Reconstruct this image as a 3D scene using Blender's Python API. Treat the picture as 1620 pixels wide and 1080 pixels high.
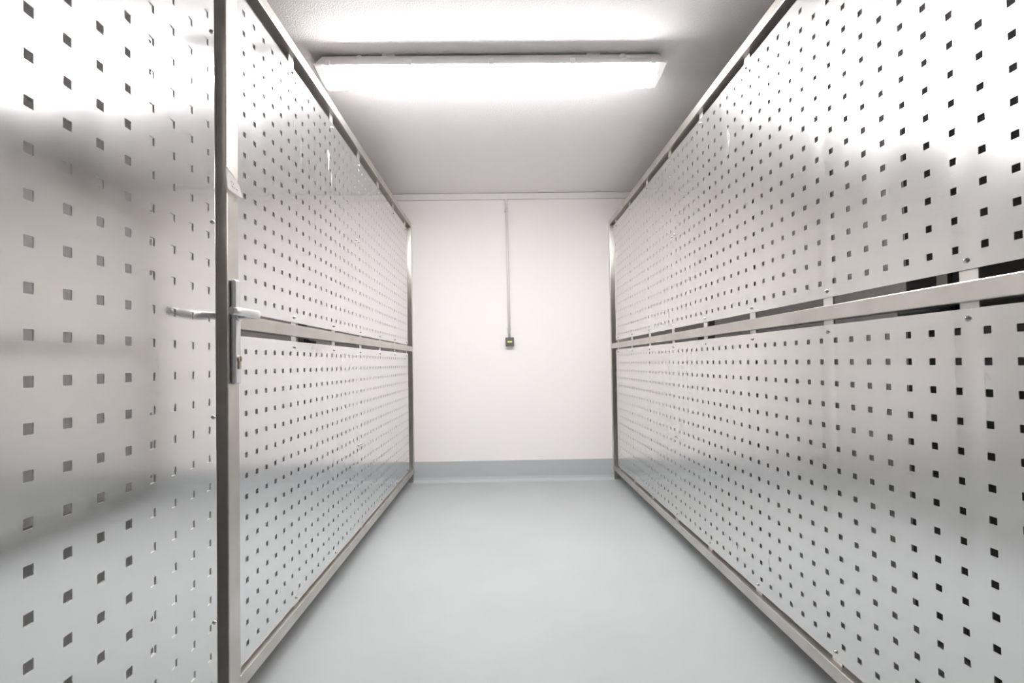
import bpy, bmesh, math, random
from mathutils import Matrix, Vector
random.seed(4)
S = bpy.context.scene
COL = S.collection
for o in list(bpy.data.objects):
    bpy.data.objects.remove(o)

# ------------------------------------------------------------------ camera
F = 771.7
EYE = 0.972                                     # lens height above the floor
YAW, PITCH, ROLL = -.0121, .0158, -.0151
cd = bpy.data.cameras.new('camera'); cam = bpy.data.objects.new('camera', cd); COL.objects.link(cam)
cd.sensor_fit = 'HORIZONTAL'; cd.sensor_width = 36; cd.lens = F / 1620 * 36
cd.shift_x = 6.92 / 1620; cd.shift_y = 21.74 / 1620
cd.clip_start = .02; cd.clip_end = 60
A = Matrix.Rotation(-YAW, 3, 'Z'); B = Matrix.Rotation(-PITCH, 3, 'X'); R3 = Matrix(((math.cos(ROLL), 0, math.sin(ROLL)), (0, 1, 0), (-math.sin(ROLL), 0, math.cos(ROLL))))
RM = (R3 @ B @ A)                               # world -> (right, forward, up)
rt, fw, up = RM[0], RM[1], RM[2]
M = Matrix(((rt[0], up[0], -fw[0], 0), (rt[1], up[1], -fw[1], 0), (rt[2], up[2], -fw[2], EYE), (0, 0, 0, 1)))
cam.matrix_world = M
S.camera = cam

# ------------------------------------------------------------------ world and exposure
w = bpy.data.worlds.new('world'); S.world = w; w.use_nodes = True
w.node_tree.nodes['Background'].inputs[0].default_value = (.9, .93, 1, 1)
w.node_tree.nodes['Background'].inputs[1].default_value = 0.0
vs = S.view_settings
S.display_settings.display_device = 'sRGB'
vs.view_transform = 'Standard'; vs.look = 'None'; vs.gamma = 1; vs.use_curve_mapping = False
vs.exposure = 1.74
LAMP = 26.0                                     # radiance of the lit diffuser
LAMP_COL = (1.0, .982, .972, 1)

# ------------------------------------------------------------------ materials
def mat(name, col, rough=.5, metal=0.0, spec=.5):
    m = bpy.data.materials.new(name); m.use_nodes = True
    b = m.node_tree.nodes['Principled BSDF']
    b.inputs['Base Color'].default_value = (*col, 1); b.inputs['Roughness'].default_value = rough
    b.inputs['Metallic'].default_value = metal; b.inputs['Specular IOR Level'].default_value = spec
    return m
def noise_bump(m, scale, strength, dist=.001, stretch=(1, 1, 1), detail=3):
    nt = m.node_tree; N = nt.nodes; L = nt.links; b = N['Principled BSDF']
    tc = N.new('ShaderNodeTexCoord'); mp = N.new('ShaderNodeMapping'); mp.inputs['Scale'].default_value = stretch
    n = N.new('ShaderNodeTexNoise'); n.inputs['Scale'].default_value = scale; n.inputs['Detail'].default_value = detail
    bp = N.new('ShaderNodeBump'); bp.inputs['Strength'].default_value = strength; bp.inputs['Distance'].default_value = dist
    L.new(tc.outputs['Object'], mp.inputs[0]); L.new(mp.outputs[0], n.inputs['Vector'])
    if b.inputs['Normal'].links: L.new(b.inputs['Normal'].links[0].from_socket, bp.inputs['Normal'])
    L.new(n.outputs[0], bp.inputs['Height']); L.new(bp.outputs[0], b.inputs['Normal'])
def vary(m, sock, lo, hi, scale, stretch=(1, 1, 1), detail=4):
    nt = m.node_tree; N = nt.nodes; L = nt.links; b = N['Principled BSDF']
    tc = N.new('ShaderNodeTexCoord'); mp = N.new('ShaderNodeMapping'); mp.inputs['Scale'].default_value = stretch
    n = N.new('ShaderNodeTexNoise'); n.inputs['Scale'].default_value = scale; n.inputs['Detail'].default_value = detail
    cr = N.new('ShaderNodeValToRGB'); cr.color_ramp.elements[0].position = .3; cr.color_ramp.elements[1].position = .7
    f = lambda v: (v, v, v, 1) if isinstance(v, float) else (*v, 1)
    cr.color_ramp.elements[0].color = f(lo); cr.color_ramp.elements[1].color = f(hi)
    L.new(tc.outputs['Object'], mp.inputs[0]); L.new(mp.outputs[0], n.inputs['Vector'])
    L.new(n.outputs[0], cr.inputs[0]); L.new(cr.outputs[0], b.inputs[sock])

m_wall = mat('white painted wall', (.90, .855, .842), .75, spec=.3); noise_bump(m_wall, 60, .12, .002)
m_ceil = mat('textured ceiling plaster', (.92, .885, .885), .85, spec=.2); noise_bump(m_ceil, 150, .8, .004, detail=5)
m_floor = mat('grey epoxy floor', (.44, .455, .465), .42, spec=.4); noise_bump(m_floor, 9, .10, .004)
vary(m_floor, 'Base Color', (.415, .438, .445), (.445, .468, .475), 2.2)
m_base = mat('grey skirting paint', (.47, .49, .505), .45, spec=.4); noise_bump(m_base, 12, .25, .004)
m_alu = mat('perforated aluminium', (.85, .855, .855), .24, 1.0)
vary(m_alu, 'Roughness', .15, .19, 5, (1, 1.5, .5)); noise_bump(m_alu, 2.3, .035, .012, (1, 1.2, .5), 1)
m_alur = mat('perforated aluminium right', (.79, .79, .78), .24, 1.0)
vary(m_alur, 'Roughness', .20, .245, 5, (1, 1.5, .5)); noise_bump(m_alur, 2.3, .06, .012, (1, 1.2, .5), 1)
def strap_dents(m, y0, pitch, half, dist):
    # the thin sheet is pulled in slightly along every fixing strap
    nt = m.node_tree; N = nt.nodes; L = nt.links; b = N['Principled BSDF']
    tc = N.new('ShaderNodeTexCoord'); sp = N.new('ShaderNodeSeparateXYZ'); L.new(tc.outputs['Object'], sp.inputs[0])
    def mth(op, a, c=None, d=None):
        n = N.new('ShaderNodeMath'); n.operation = op
        for i, v in enumerate((a, c, d)):
            if v is None: continue
            if hasattr(v, 'links'): L.new(v, n.inputs[i])
            else: n.inputs[i].default_value = v
        return n.outputs[0]
    t = mth('SUBTRACT', mth('FRACT', mth('ADD', mth('DIVIDE', mth('SUBTRACT', sp.outputs[1], y0), pitch), .5)), .5)
    t = mth('DIVIDE', mth('MULTIPLY', t, pitch), half)
    h = mth('MAXIMUM', mth('SUBTRACT', 1.0, mth('MULTIPLY', t, t)), 0.0)
    h = mth('MULTIPLY', h, -1.0 * 1)
    h = mth('MULTIPLY', mth('MULTIPLY', h, h), -1.0)
    bp = N.new('ShaderNodeBump'); bp.inputs['Strength'].default_value = 1; bp.inputs['Distance'].default_value = dist
    L.new(h, bp.inputs['Height'])
    if b.inputs['Normal'].links: L.new(b.inputs['Normal'].links[0].from_socket, bp.inputs['Normal'])
    L.new(bp.outputs[0], b.inputs['Normal'])
strap_dents(m_alur, 1.365, .4147, .035, .0006)
m_alug = mat('satin aluminium gate sheet', (.785, .785, .78), .24, 1.0)
vary(m_alug, 'Roughness', .12, .15, 5, (1, 1.5, .5)); noise_bump(m_alug, 1.8, .05, .012, (1, 1.2, .5), 1)
m_ss = mat('brushed stainless tube', (.60, .575, .54), .36, 1.0)
vary(m_ss, 'Base Color', (.55, .52, .48), (.66, .635, .60), 7, (1, 1, 1)); noise_bump(m_ss, 14, .15, .002, (1, 1, 1))
m_post = mat('brushed stainless post', (.66, .63, .59), .34, 1.0)
bp_ = m_post.node_tree.nodes['Principled BSDF']; bp_.inputs['Anisotropic'].default_value = .85; bp_.inputs['Anisotropic Rotation'].default_value = 0.0
tn = m_post.node_tree.nodes.new('ShaderNodeTangent'); tn.direction_type = 'RADIAL'; tn.axis = 'Z'
m_post.node_tree.links.new(tn.outputs[0], bp_.inputs['Tangent'])
m_cut = mat('laser cut hole edge', (.90, .89, .88), .55, .35)
m_cutp = mat('punched hole edge', (.42, .41, .41), .5, .5)
m_strap = mat('stainless flat bar', (.72, .70, .68), .38, 1.0)
m_screw = mat('zinc screw', (.62, .60, .58), .22, 1.0)
m_hw = mat('satin anodised handle', (.80, .80, .81), .36, .75)
m_plate = mat('satin anodised lock plate', (.70, .69, .71), .42, .6)
m_brass = mat('nickel lock cylinder', (.55, .48, .40), .35, 1.0)
m_dark = mat('dark slot', (.02, .02, .02), .6)
m_house = mat('light grey lamp housing', (.93, .90, .90), .5)
m_pvc = mat('white cable trunking', (.80, .765, .75), .5)
m_pipe = mat('grey plastic conduit', (.80, .765, .76), .45)
m_box = mat('dark grey switch', (.13, .135, .125), .45)
m_grey = mat('light grey plastic base', (.6, .58, .57), .5)
m_yel = mat('pale yellow rocker window', (.80, .82, .22), .4)
m_paper = mat('white paper', (.96, .93, .92), .8)
m_ink = mat('faint grey ink', (.45, .42, .45), .8)
m_black = mat('black door furniture', (.018, .02, .022), .35)
m_lever = mat('glossy dark grey lever', (.30, .32, .34), .3, .5)
m_gdark = mat('shade-dark door leaf', (.075, .07, .07), .6)  # darkness of the unlit bay is put into the leaf colour
m_gfr = mat('dark galvanised post', (.20, .18, .17), .5, .5)
m_diff = mat('lit diffuser', (.9, .9, .9), .4)
bd = m_diff.node_tree.nodes['Principled BSDF']
bd.inputs['Emission Color'].default_value = LAMP_COL; bd.inputs['Emission Strength'].default_value = LAMP
m_dside = mat('ribbed diffuser side', (.9, .9, .9), .4)
bd = m_dside.node_tree.nodes['Principled BSDF']
bd.inputs['Emission Color'].default_value = LAMP_COL; bd.inputs['Emission Strength'].default_value = LAMP * .44
m_dend = mat('clear end of the diffuser', (.85, .82, .82), .3)
de = m_dend.node_tree.nodes['Principled BSDF']
de.inputs['Emission Color'].default_value = LAMP_COL; de.inputs['Emission Strength'].default_value = .16
m_scr = mat('pale glue residue', (.86, .85, .85), .6)
m_scr.node_tree.nodes['Principled BSDF'].inputs['Alpha'].default_value = .2

# ------------------------------------------------------------------ mesh helpers
def link(name, me, m, parent=None, smooth=False):
    o = bpy.data.objects.new(name, me); COL.objects.link(o)
    if m: me.materials.append(m)
    if smooth:
        for p in me.polygons: p.use_smooth = True
    if parent: o.parent = parent
    return o
def frombm(name, bm, m, parent=None, smooth=False):
    bmesh.ops.recalc_face_normals(bm, faces=bm.faces)
    me = bpy.data.meshes.new(name); bm.to_mesh(me); bm.free()
    return link(name, me, m, parent, smooth)
def addbox(bm, x0, x1, y0, y1, z0, z1, bev=0.0, seg=2):
    r = bmesh.ops.create_cube(bm, size=1)
    vsx = r['verts']
    for v in vsx:
        v.co = Vector(((x0 + x1) / 2 + v.co.x * (x1 - x0), (y0 + y1) / 2 + v.co.y * (y1 - y0), (z0 + z1) / 2 + v.co.z * (z1 - z0)))
    if bev:
        es = {e for v in vsx for e in v.link_edges}
        bmesh.ops.bevel(bm, geom=list(es), offset=bev, segments=seg, profile=.5, affect='EDGES')
def box(name, x0, x1, y0, y1, z0, z1, m, parent=None, bev=0.0, seg=2):
    bm = bmesh.new(); addbox(bm, min(x0, x1), max(x0, x1), y0, y1, z0, z1, bev, seg)
    return frombm(name, bm, m, parent)
def addcyl(bm, p0, p1, r0, r1=None, n=20):
    r1 = r0 if r1 is None else r1
    p0 = Vector(p0); p1 = Vector(p1); d = p1 - p0
    q = d.to_track_quat('Z', 'Y').to_matrix().to_4x4(); q.translation = (p0 + p1) / 2
    bmesh.ops.create_cone(bm, cap_ends=True, segments=n, radius1=r0, radius2=r1, depth=d.length, matrix=q)
def cyl(name, p0, p1, r, m, parent=None, r1=None, n=20):
    bm = bmesh.new(); addcyl(bm, p0, p1, r, r1, n)
    o = frombm(name, bm, m, parent)
    for p in o.data.polygons: p.use_smooth = len(p.vertices) == 4
    return o
def thing(name, label, cat, loc=(0, 0, 0), group=None):
    o = bpy.data.objects.new(name, None); o.empty_display_size = .1; COL.objects.link(o)
    o.location = loc; o['label'] = label; o['category'] = cat
    if group: o['group'] = group
    return o
def tag(o, label, cat, group=None):
    o['label'] = label; o['category'] = cat
    if group: o['group'] = group
def struct(o):
    o['kind'] = 'structure'; return o
def prism(name, pts, axis, a0, a1, m, parent=None):
    # closed outline extruded along x or y
    bm = bmesh.new(); va = []; vb = []
    for (u, v) in pts:
        va.append(bm.verts.new((a0, u, v) if axis == 'x' else (u, a0, v)))
        vb.append(bm.verts.new((a1, u, v) if axis == 'x' else (u, a1, v)))
    bm.faces.new(va); bm.faces.new(vb[::-1])
    n = len(pts)
    for i in range(n):
        bm.faces.new((va[i], vb[i], vb[(i + 1) % n], va[(i + 1) % n]))
    return frombm(name, bm, m, parent)

def perforated(name, t0, t1, z0, z1, tc, zc, hole, thick, place, m, parent, edge=None):
    """sheet spanning t0..t1, z0..z1, square holes centred at every (tc, zc); place(t, z, d) -> point, d = depth behind the face"""
    h = hole / 2
    def lines(a, b, cs):
        out = [a]
        for c in cs: out += [c - h, c + h]
        return out + [b]
    T = lines(t0, t1, tc); Z = lines(z0, z1, zc)
    nT, nZ = len(T), len(Z)
    vsx = [place(t, z, d) for d in (0, thick) for t in T for z in Z]
    idx = lambda i, j, k: k * nT * nZ + i * nZ + j
    solid = lambda i, j: 0 <= i < nT - 1 and 0 <= j < nZ - 1 and not (i % 2 == 1 and j % 2 == 1)
    faces = []; cut = []
    for i in range(nT - 1):
        for j in range(nZ - 1):
            if not solid(i, j): continue
            for k in (0, 1):
                q = [idx(i, j, k), idx(i + 1, j, k), idx(i + 1, j + 1, k), idx(i, j + 1, k)]
                faces.append(q); cut.append(0)
            for (a, b, c, d, ni, nj) in ((i, j, i, j + 1, i - 1, j), (i + 1, j, i + 1, j + 1, i + 1, j), (i, j, i + 1, j, i, j - 1), (i, j + 1, i + 1, j + 1, i, j + 1)):
                if not solid(ni, nj):
                    faces.append([idx(a, b, 0), idx(c, d, 0), idx(c, d, 1), idx(a, b, 1)]); cut.append(1)
    me = bpy.data.meshes.new(name); me.from_pydata(vsx, [], faces); me.update(); me.polygons.foreach_set('material_index', cut)
    bm = bmesh.new(); bm.from_mesh(me); bmesh.ops.recalc_face_normals(bm, faces=bm.faces); 
    for v in [v for v in bm.verts if not v.link_faces]: bm.verts.remove(v)
    bm.to_mesh(me); bm.free()
    o = link(name, me, m, parent); me.materials.append(edge or m_cut)
    return o

# shared screw: a domed cap head with a small hex socket, axis +X
def screw_mesh():
    bm = bmesh.new()
    addcyl(bm, (0, 0, 0), (.0008, 0, 0), .0062, .0060, 14)
    bmesh.ops.create_uvsphere(bm, u_segments=12, v_segments=8, radius=.0046, matrix=Matrix.Translation((.0012, 0, 0)))
    me = bpy.data.meshes.new('screw'); bm.to_mesh(me); bm.free(); me.materials.append(m_screw)
    for p in me.polygons: p.use_smooth = True
    return me
SCREW = screw_mesh()
def screw(x, y, z, sgn, parent):
    o = bpy.data.objects.new('screw', SCREW); COL.objects.link(o); o.location = (x, y, z)
    o.rotation_euler = (random.random() * 3, 0, 0 if sgn > 0 else math.pi); o.parent = parent
    return o

H = EYE                                          # heights below were measured from the lens
CEIL = H + 1.408
D = 4.044                                        # end wall
# ------------------------------------------------------------------ room shell
XR_ROOM, XL_ROOM, YF = 2.72, -2.45, -2.6
struct(box('floor', XL_ROOM, XR_ROOM, YF, D, -.10, 0, m_floor))
struct(box('ceiling', XL_ROOM, XR_ROOM, YF, D, CEIL, CEIL + .1, m_ceil))
struct(box('wall_back', XL_ROOM - .1, XR_ROOM + .1, D, D + .1, -.1, CEIL + .1, m_wall))
struct(box('wall_front', XL_ROOM - .1, XR_ROOM + .1, YF - .1, YF, -.1, CEIL + .1, m_wall))
struct(box('wall_right', XR_ROOM, XR_ROOM + .1, YF, D, -.1, CEIL + .1, m_wall))
struct(box('wall_left', XL_ROOM - .1, XL_ROOM, YF, D, -.1, CEIL + .1, m_wall))
BT = H - .8028
def skirt_pts(s0, sg):
    # profile: thin coat up the wall, small cove running out on to the floor
    P = [(s0, 0), (s0 + sg * .045, 0), (s0 + sg * .028, .006), (s0 + sg * .014, .020), (s0 + sg * .008, .040), (s0 + sg * .006, BT - .002), (s0 + sg * .004, BT), (s0, BT)]
    return P
struct(prism('baseboard_back', skirt_pts(D, -1), 'x', XL_ROOM + .02, XR_ROOM - .02, m_base))
struct(prism('baseboard_right', skirt_pts(XR_ROOM, -1), 'y', YF, D - .02, m_base))
struct(prism('baseboard_left', skirt_pts(XL_ROOM, 1), 'y', YF, D - .02, m_base))

# ------------------------------------------------------------------ ceiling luminaire
LX0, LX1 = -.823, .768
lamp = thing('ceiling_lamp', 'long white fluorescent batten lamp, glowing, mounted across the ceiling', 'lamp', ((LX0 + LX1) / 2, 2.245, CEIL))
def loc_child(o): 
    o.location = -Vector(lamp.location); return o
zl = H + 1.350
def trapbox(name, x0, x1, y0, y1, z0, x0b, x1b, y0b, y1b, z1, m, parent, bev=.004):
    bm = bmesh.new()
    a = [bm.verts.new(p) for p in ((x0, y0, z0), (x1, y0, z0), (x1, y1, z0), (x0, y1, z0))]
    b = [bm.verts.new(p) for p in ((x0b, y0b, z1), (x1b, y0b, z1), (x1b, y1b, z1), (x0b, y1b, z1))]
    bm.faces.new(a[::-1]); bm.faces.new(b)
    for i in range(4): bm.faces.new((a[i], a[(i + 1) % 4], b[(i + 1) % 4], b[i]))
    if bev: bmesh.ops.bevel(bm, geom=list(bm.edges), offset=bev, segments=3, profile=.5, affect='EDGES')
    return frombm(name, bm, m, parent)
Y0, Y1 = 2.165, 2.325
loc_child(trapbox('housing', LX0 + .004, LX1 - .004, Y0 + .004, Y1 - .004, zl, LX0 + .03, LX1 - .03, Y0 + .028, Y1 - .028, CEIL - .010, m_house, lamp, .003))
loc_child(box('mounting_bracket', LX0 + .30, LX0 + .36, Y0 + .03, Y1 - .03, CEIL - .0105, CEIL, m_house, lamp))
loc_child(box('mounting_bracket', LX1 - .36, LX1 - .30, Y0 + .03, Y1 - .03, CEIL - .0105, CEIL, m_house, lamp))
loc_child(box('gasket_rim', LX0, LX1, Y0, Y1, zl - .008, zl, m_house, lamp, .002))
dif = loc_child(trapbox('diffuser', LX0 + .045, LX1 - .045, Y0 + .034, Y1 - .034, zl - .055, LX0 + .042, LX1 - .042, Y0 + .004, Y1 - .004, zl - .0082, m_diff, lamp, .004))
dif.data.materials.append(m_dside)
for p in dif.data.polygons:
    if abs(p.normal.z) < .8: p.material_index = 1
for (xa, xb, xat, xbt) in ((LX0 + .022, LX0 + .0445, LX0 + .004, LX0 + .0415), (LX1 - .0445, LX1 - .022, LX1 - .0415, LX1 - .004)):
    e = loc_child(trapbox('diffuser_end', xa, xb, Y0 + .034, Y1 - .034, zl - .055, xat, xbt, Y0 + .004, Y1 - .004, zl - .0082, m_dend, lamp, .003))
n = 5
for i in range(n):
    x = LX0 + .065 + (LX1 - LX0 - .13) * i / (n - 1)
    for (ya, yb) in ((Y0 - .004, Y0 + .010), (Y1 - .010, Y1 + .004)):
        loc_child(box('clip', x - .011, x + .011, ya, yb, zl - .013, zl + .014, m_house, lamp, .002))
for x in (LX0 + .20, LX1 - .20):
    bm = bmesh.new(); addcyl(bm, (x, Y0 + .02, zl + .030), (x, Y0 + .034, zl + .034), .016, .012, 16)
    loc_child(frombm('knockout_plug', bm, m_house, lamp))

# ------------------------------------------------------------------ cable trunking, conduit and switch on the end wall
tr = box('cable_trunking', XL_ROOM + .02, XR_ROOM - .02, D - .028, D, H + 1.357, CEIL - .003, m_pvc, None, .002)
tag(tr, 'long white cable trunking along the top of the end wall', 'trunking')
cx0, cx1 = .0565, .0655
ztop, zbot = H + 1.357, H + .212
cond = thing('conduit_pipe', 'thin light grey conduit running down the end wall to the switch', 'conduit', (cx0, D, H + .2))
def cc(o): o.location = -Vector(cond.location); return o
cc(cyl('pipe', (cx1, D - .016, zbot), (cx0, D - .016, ztop), .0095, m_pipe, cond, n=24))
cc(cyl('sleeve', (cx0 + .0006, D - .016, ztop - .085), (cx0, D - .016, ztop), .0112, m_pipe, cond, n=24))
for z in (ztop - .095, zbot + .075):
    xm = cx0 + (cx1 - cx0) * (ztop - z) / (ztop - zbot)
    c = cc(box('pipe_clip', xm - .0165, xm + .0165, D - .022, D, z - .007, z + .007, m_pipe, cond, .002))
sw = thing('light_switch', 'small dark grey surface switch with a pale yellow window at the conduit end', 'switch', (.067, D, H + .17))
def cs(o): o.location = -Vector(sw.location); return o
cs(box('back_box', .0335, .1015, D - .030, D, H + .135, H + .2105, m_grey, sw, .005, 3))
cs(box('cover', .0325, .1025, D - .052, D - .030, H + .138, H + .2098, m_box, sw, .006, 3))
cs(box('rocker', .0445, .0905, D - .056, D - .052, H + .150, H + .198, m_box, sw, .0015))
cs(box('rocker_window', .0485, .0865, D - .058, D - .056, H + .1665, H + .1785, m_yel, sw))

# ------------------------------------------------------------------ perforated partitions
P = .06
def partition(side, root):
    """side +1 right, -1 left"""
    s = side
    XF = .9055 if s > 0 else .731                 # corridor face of the tubes
    XS = .9206 if s > 0 else .7449                # corridor face of the sheets
    fx = lambda a: s * a
    z_lo, z_hi = H - .891, H + 1.166
    m0, m1 = H + .106, H + .1465
    yb = D - .041
    y_start = -1.15 if s > 0 else 1.367
    box('bottom_rail', fx(XF), fx(XF + .04), y_start, yb, z_lo, z_lo + .04, m_ss, root, .0025)
    box('top_rail', fx(XF), fx(XF + .04), y_start, yb, z_hi - .04, z_hi, m_ss, root, .0025)
    box('middle_rail', fx(XF), fx(XF + .04), y_start, yb, m0, m1, m_ss, root, .0025)
    box('end_post', fx(XF), fx(XF + .04), yb, D, z_lo, z_hi, m_post, root, .003)
    if s < 0:
        st = box('lock_stile', fx(XF), fx(XF + .055), 1.3105, 1.367, z_lo, z_hi, m_ss, root, .0025)
        foot_y = (1.34, D - .021)
    else:
        foot_y = (-1.12, D - .021)
    for y in foot_y:
        box('foot', fx(XF + .006), fx(XF + .034), y - .014, y + .014, 0, z_lo, m_ss, root)
    if s > 0:
        yc = [3.853 - .4147 * k for k in range(12)]
        secs = [(2.5785, 3.916, [2.612 + P * i for i in range(22)], .0012), (.5385, 2.5755, [.9123 + P * i for i in range(-5, 28)], 0), (-1.10, .5355, [.4923 - P * i for i in range(0, 26)][::-1], 0)]
        rows_u, rows_l = [H + .2135 + P * j for j in range(15)], [H + .0492 - P * j for j in range(15)]
        eu, el = (H + .1706, H + 1.0975), (H - .8385, H + .0935)
    else:
        yc = [3.837 - .4147 * k for k in range(6)]
        secs = [(2.5545, 3.892, [2.589 + P * i for i in range(22)], .0012), (1.384, 2.5515, [1.4289 + P * i for i in range(19)], 0)]
        rows_u, rows_l = [H + .2001 + P * j for j in range(15)], [H + .0447 - P * j for j in range(15)]
        eu, el = (H + .1570, H + 1.084), (H - .8430, H + .0885)
    XB = XS + .0039
    for y in yc:
        box('strap', fx(XB), fx(XB + .004), y - .02, y + .02, z_lo + .04, m0, m_strap, root)
        box('strap', fx(XB), fx(XB + .004), y - .02, y + .02, m1, z_hi - .04, m_strap, root)
    seam = 2.577 if s > 0 else 2.553
    for (a, b, cols, off) in secs:
        for (ed, rows) in ((eu, rows_u), (el, rows_l)):
            sh = perforated('perforated_sheet', a, b, ed[0], ed[1], cols, sorted(rows), .0148, .002,
                            lambda t, z, d: (fx(XS + off + d), t, z), m_alur if s > 0 else m_alu, root, m_cutp)
            xs = fx(XS + off)
            for y in yc:
                if not (a - .03 < y < b + .03): continue
                yy = min(max(y, a + .018), b - .018)
                for z in (ed[0] + .018, ed[1] - .0195):
                    screw(xs, yy, z, -s, sh)
            if abs(a - seam) < .01 or abs(b - seam) < .01:
                yy = a + .02 if abs(a - seam) < .01 else b - .02
                zm = (ed[0] + ed[1]) / 2 + (.03 if ed is eu else -.035)
                screw(xs, yy, zm, -s, sh)
    return XS

rightp = thing('perforated_partition', 'long perforated aluminium partition with a steel frame right of the aisle', 'partition', (.925, 1.45, 0))
leftp = thing('perforated_partition', 'perforated metal partition left of the aisle, with lock stile and lever handle', 'partition', (-.75, 2.7, 0))
for r_, s_ in ((rightp, 1), (leftp, -1)):
    before = set(bpy.data.objects)
    partition(s_, r_)
    for o in set(bpy.data.objects) - before:
        if o.parent is r_: o.matrix_parent_inverse = Matrix.Translation(-Vector(r_.location))

def keep(root, o):
    o.matrix_parent_inverse = Matrix.Translation(-Vector(root.location)); return o

# lock plate, lever and cylinder on the left lock stile
XF = -.731
pl = keep(leftp, box('lock_plate', XF, XF + .014, 1.3235, 1.3535, H - .047, H + .2385, m_plate, leftp, .006, 3))
def swept(name, pts, secs, m, parent, n=16):
    """loft of ellipses: pts centre line, secs = (half width, half height, axis_u, axis_v)"""
    bm = bmesh.new(); rings = []
    for p, (a, b, u, v) in zip(pts, secs):
        u = Vector(u); v = Vector(v); ring = []
        for k in range(n):
            th = 2 * math.pi * k / n
            c, s_ = math.cos(th), math.sin(th)
            c = math.copysign(abs(c) ** .8, c); s_ = math.copysign(abs(s_) ** .8, s_)
            ring.append(bm.verts.new(Vector(p) + u * a * c + v * b * s_))
        rings.append(ring)
    for i in range(len(rings) - 1):
        for k in range(n):
            bm.faces.new((rings[i][k], rings[i][(k + 1) % n], rings[i + 1][(k + 1) % n], rings[i + 1][k]))
    bm.faces.new(rings[0][::-1]); bm.faces.new(rings[-1])
    o = frombm(name, bm, m, parent)
    for p in o.data.polygons: p.use_smooth = len(p.vertices) == 4
    return o
def lever(x, y, z, sx, reach, m, parent, k=1.0):
    """lever handle on a face at x, neck pointing sx, bar running towards -y"""
    pts, secs = [], []
    Z = (0, 0, 1)
    for (dx, dy, a, b) in ((0, 0, .011, .011), (.022, 0, .010, .010), (.038, -.001, .0105, .0105), (.050, -.006, .012, .0115), (.0575, -.018, .0115, .0115), (.060, -.036, .0085, .0112), (.0595, -.07, .0075, .0108), (.057, -.10, .0072, .0104), (.055, -reach, .0070, .0098)):
        pts.append((x + sx * dx, y + dy, z + (.0015 * (dy / reach))))
        ang = 0 if dx < .03 else min(1, (dx - .03) / .025) * math.pi / 2
        u = (math.sin(ang), sx * math.cos(ang), 0) if dy < 0 else (0, 1, 0)
        secs.append((a, b, u, Z))
    return swept('lever_handle', pts, secs, m, parent)
lv = lever(XF + .014, 1.3385, H + .1405, 1, .135, m_hw, pl)
cyl('collar', (XF + .014, 1.3385, H + .1405), (XF + .019, 1.3385, H + .1405), .0145, m_hw, pl)
bm = bmesh.new(); addcyl(bm, (XF + .012, 1.3385, H + .022), (XF + .019, 1.3385, H + .022), .0085, .0085, 20)
addbox(bm, XF + .012, XF + .019, 1.3385 - .005, 1.3385 + .005, H - .006, H + .020, .002)
lc = frombm('lock_cylinder', bm, m_brass, pl)
box('key_slot', XF + .019, XF + .0195, 1.3385 - .001, 1.3385 + .001, H + .017, H + .028, m_dark, lc)

# paper label taped to the lock stile above the handle
bm = bmesh.new(); nu, nv = 10, 8; g = []
for i in range(nu + 1):
    row = []
    for j in range(nv + 1):
        u, v = i / nu, j / nv
        y = 1.303 + u * .070 - .006 * (1 - v) * (1 - u)
        zt = .537 - u ** 1.6 * .030; zb = .478 - u * .006 - .004
        z = zb + (zt - zb) * v
        x = XF + .0012 + .016 * (abs(u - .35) ** 2) * (1.3 - v) + .006 * (1 - v) * (1 - v)
        row.append(bm.verts.new((x, y, H + z)))
    g.append(row)
for i in range(nu):
    for j in range(nv): bm.faces.new((g[i][j], g[i + 1][j], g[i + 1][j + 1], g[i][j + 1]))
bmesh.ops.solidify(bm, geom=bm.faces[:], thickness=.0004)
tg = frombm('paper_label', bm, m_paper, None, True)
tag(tg, 'small curled white paper label taped to the steel stile above the handle', 'label')
bm = bmesh.new()
for (u, v, l) in ((.32, .30, .10), (.47, .29, .06), (.60, .31, .13), (.30, .55, .12), (.46, .50, .05)):
    y = 1.303 + u * .070; z = .478 + v * .05 - u * .008
    x = XF + .0012 + .016 * (abs(u - .35) ** 2) * (1.3 - v) + .006 * (1 - v) ** 2 + .0008
    addbox(bm, x, x + .0003, y, y + .07 * l, H + z, H + z + .0022)
frombm('handwriting', bm, m_ink, tg)

# ------------------------------------------------------------------ near gate leaf on the left
SC = 1.175; PG = .0705
gate = thing('perforated_gate', 'tall perforated aluminium gate leaf nearest the camera on the left', 'gate', (-.71, .74, 0))
gx, gy = -.6043 * SC, .6301 * SC
def gplace(t, z, d=0):
    n = math.hypot(1, .0544)
    return (gx - .0544 * t - d / n, gy + t - d * .0544 / n, z)
gs = perforated('gate_sheet', -.53, .528, H - .86, H + 1.13, [PG * i for i in range(-7, 8)], [H - .0174 + PG * j for j in range(-11, 16)],   .0175, .002, gplace, m_alug, gate)
keep(gate, gs)
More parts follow.
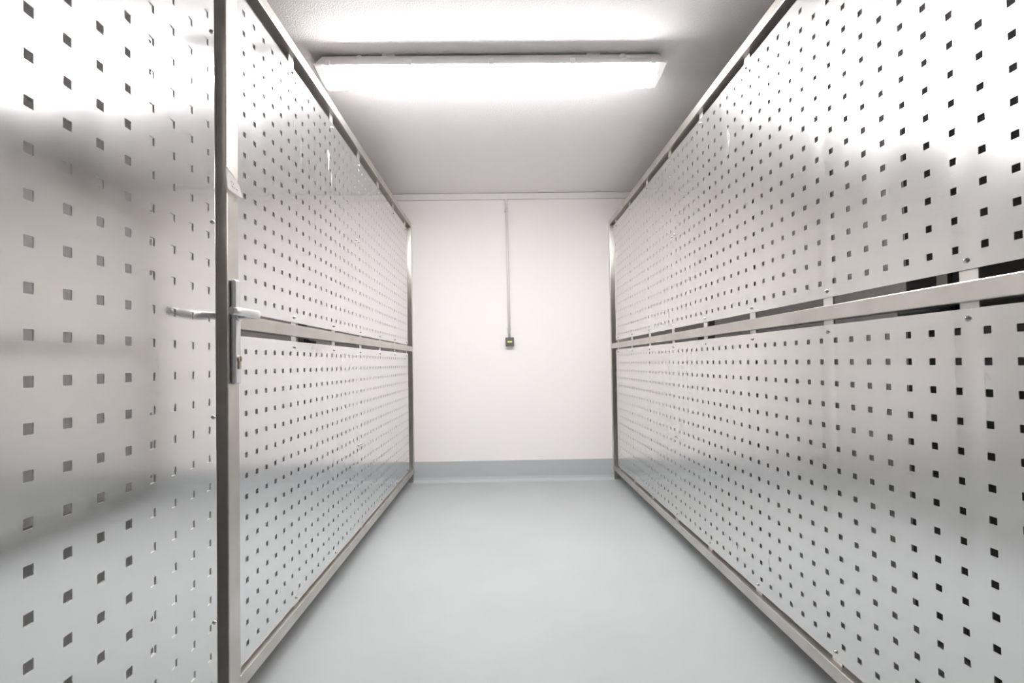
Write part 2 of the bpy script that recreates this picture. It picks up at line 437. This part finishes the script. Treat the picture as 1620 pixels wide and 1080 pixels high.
# rolled free edge of the leaf
bm = bmesh.new(); prof = []
for k in range(9):
    a = k / 8 * math.pi / 2
    prof.append((.528 + .008 * math.sin(a), .008 - .008 * math.cos(a)))
prof.append((.536, .016))
inner = [(.528 + .006 * math.sin(k / 8 * math.pi / 2), .008 - .006 * math.cos(k / 8 * math.pi / 2)) for k in range(9)][::-1]
prof = prof + [(.534, .016)] + inner
lo = [bm.verts.new(gplace(t, H - .86, d)) for (t, d) in prof]; hi = [bm.verts.new(gplace(t, H + 1.13, d)) for (t, d) in prof]
for i in range(len(prof)):
    j = (i + 1) % len(prof)
    bm.faces.new((lo[i], lo[j], hi[j], hi[i]))
bm.faces.new(lo[::-1]); bm.faces.new(hi)
eo = keep(gate, frombm('rolled_edge', bm, m_alug, gate))
for p in eo.data.polygons: p.use_smooth = len(p.vertices) == 4
for z in (.8676, .3736, -.127, -.646):
    px, py, pz = gplace(.516, H + z)
    screw(px, py, pz, 1, gs)
    px, py, pz = gplace(-.51, H + z)
    screw(px, py, pz, 1, gs)
# frame of the leaf: top, bottom and hinge tubes behind the sheet
def gtube(name, t0, t1, z0, z1):
    bm = bmesh.new(); c = []
    for z in (z0, z1):
        c.append([bm.verts.new(gplace(t, z, d)) for (t, d) in ((t0, .006), (t1, .006), (t1, .036), (t0, .036))])
    bm.faces.new(c[0]); bm.faces.new(c[1])
    for i in range(4): bm.faces.new((c[0][i], c[0][(i + 1) % 4], c[1][(i + 1) % 4], c[1][i]))
    return keep(gate, frombm(name, bm, m_ss, gate))
gtube('hinge_stile', -.53, -.50, H - .89, H + 1.16)
gtube('gate_bottom_rail', -.50, .50, H - .89, H - .862)
gtube('gate_top_rail', -.50, .50, H + 1.132, H + 1.16)
keep(gate, box('gate_foot', gx + .0, gx - .02, gy - .52, gy - .50, 0, H - .89, m_ss, gate))
# second sheet right behind the free edge of the leaf
bs = perforated('backing_sheet', .247, .526, H - .86, H + 1.13, [.277 + P * i for i in range(5) if .277 + P * i < .52], [H - .85 + .031 + P * j for j in range(32)], .0148, .0015,
                lambda t, z, d: gplace(t, z, .0022 + d), m_alug, gate)
keep(gate, bs)

# ------------------------------------------------------------------ what stands behind the partitions
dg = thing('door_leaf', 'door leaf coloured dark for shade, behind the right partition, glimpsed through holes and rail gap', 'door', (1.47, .95, 0))
keep(dg, box('leaf', 1.46, 1.50, .20, 1.735, .012, H + .05, m_gdark, dg))
keep(dg, box('leaf_upper', 1.46, 1.50, .20, 1.735, H + .055, H + 1.16, m_gdark, dg))
for o in list(dg.children): pass
keep(dg, box('middle_rail', 1.445, 1.46, .20, 1.60, H - .08, H + .085, m_gfr, dg))
keep(dg, box('glazing_bead', 1.448, 1.46, 1.56, 1.60, H + .19, H + 1.1, m_strap, dg))
pz = keep(dg, box('lock_plate', 1.446, 1.46, 1.535, 1.575, H + .087, H + .21, m_black, dg, .003))
def lever_far(x, y, z, sx, dirn, reach, m, parent):
    pts, secs = [], []
    for (dx, dy, a, b) in ((0, 0, .010, .010), (.03, 0, .009, .009), (.046, .004, .010, .010), (.055, .016, .010, .0105), (.057, .05, .008, .0105), (.056, .10, .008, .010), (.055, reach, .008, .009)):
        pts.append((x + sx * dx, y + dirn * dy, z))
        secs.append((a, b, (1, 0, 0) if dy > .01 else (0, 1, 0), (0, 0, 1)))
    return swept('lever_handle', pts, secs, m, parent)
lever_far(1.446, 1.555, H + .151, -1, 1, .13, m_lever, pz)

gp = thing('gate_post', 'dark gate post with black lever behind the right partition, seen through holes', 'post', (1.46, 3.41, 0))
keep(gp, box('post', 1.45, 1.49, 3.385, 3.44, 0, CEIL, m_gfr, gp))
q = keep(gp, box('lock_plate', 1.438, 1.45, 3.39, 3.43, H - .02, H + .20, m_black, gp))
lever_far(1.438, 3.41, H + .150, -1, -1, .13, m_black, q)
gp2 = thing('gate_post', 'dark gate post with black lever behind the left partition, seen through holes', 'post', (-1.31, 3.25, 0))
keep(gp2, box('post', -1.34, -1.30, 3.225, 3.275, 0, CEIL, m_gfr, gp2))
q = keep(gp2, box('lock_plate', -1.30, -1.288, 3.23, 3.27, H - .02, H + .20, m_black, gp2))
lever_far(-1.288, 3.25, H + .156, 1, -1, .12, m_black, q)

# added fill lights for the neighbouring bays (out of sight behind the partitions)
for (x, y, e) in ((-1.75, 1.3, .45), (1.95, 2.6, .5)):
    ld = bpy.data.lights.new('bay_fill_light', 'AREA'); ld.shape = 'RECTANGLE'; ld.size = 1.2; ld.size_y = .12
    ld.energy = e; ld.color = (1, .97, .92)
    lo_ = bpy.data.objects.new('bay_fill_light', ld); COL.objects.link(lo_)
    lo_.location = (x, y, CEIL - .10)

# pale glue residue left on the sheets where the protective film was peeled off
def residue(X, pts, parent, sgn):
    for (y, z, ly, lz) in pts:
        bm = bmesh.new(); n = 14; vs_ = []
        for k in range(n):
            a = 2 * math.pi * k / n; r = 1 + .35 * math.sin(3 * a + y * 9) + .2 * math.sin(5 * a + z * 7)
            vs_.append(bm.verts.new((X, y + ly * r * math.cos(a), H + z + lz * r * math.sin(a))))
        f = bm.faces.new(vs_); e = bmesh.ops.extrude_face_region(bm, geom=[f])
        for v in [g for g in e['geom'] if isinstance(g, bmesh.types.BMVert)]: v.co.x += sgn * .0003
        keep(parent, frombm('glue_residue', bm, m_scr, parent))
residue(-.7449, [(1.775, .905, .004, .035), (1.835, .80, .003, .06), (2.13, .905, .012, .045), (2.165, .83, .006, .03)], leftp, 1)
residue(.9206, [(1.7, -.70, .003, .02), (1.97, -.735, .003, .016), (1.93, -.74, .002, .012), (2.9, -.74, .003, .014), (1.93, .88, .012, .045)], rightp, -1)
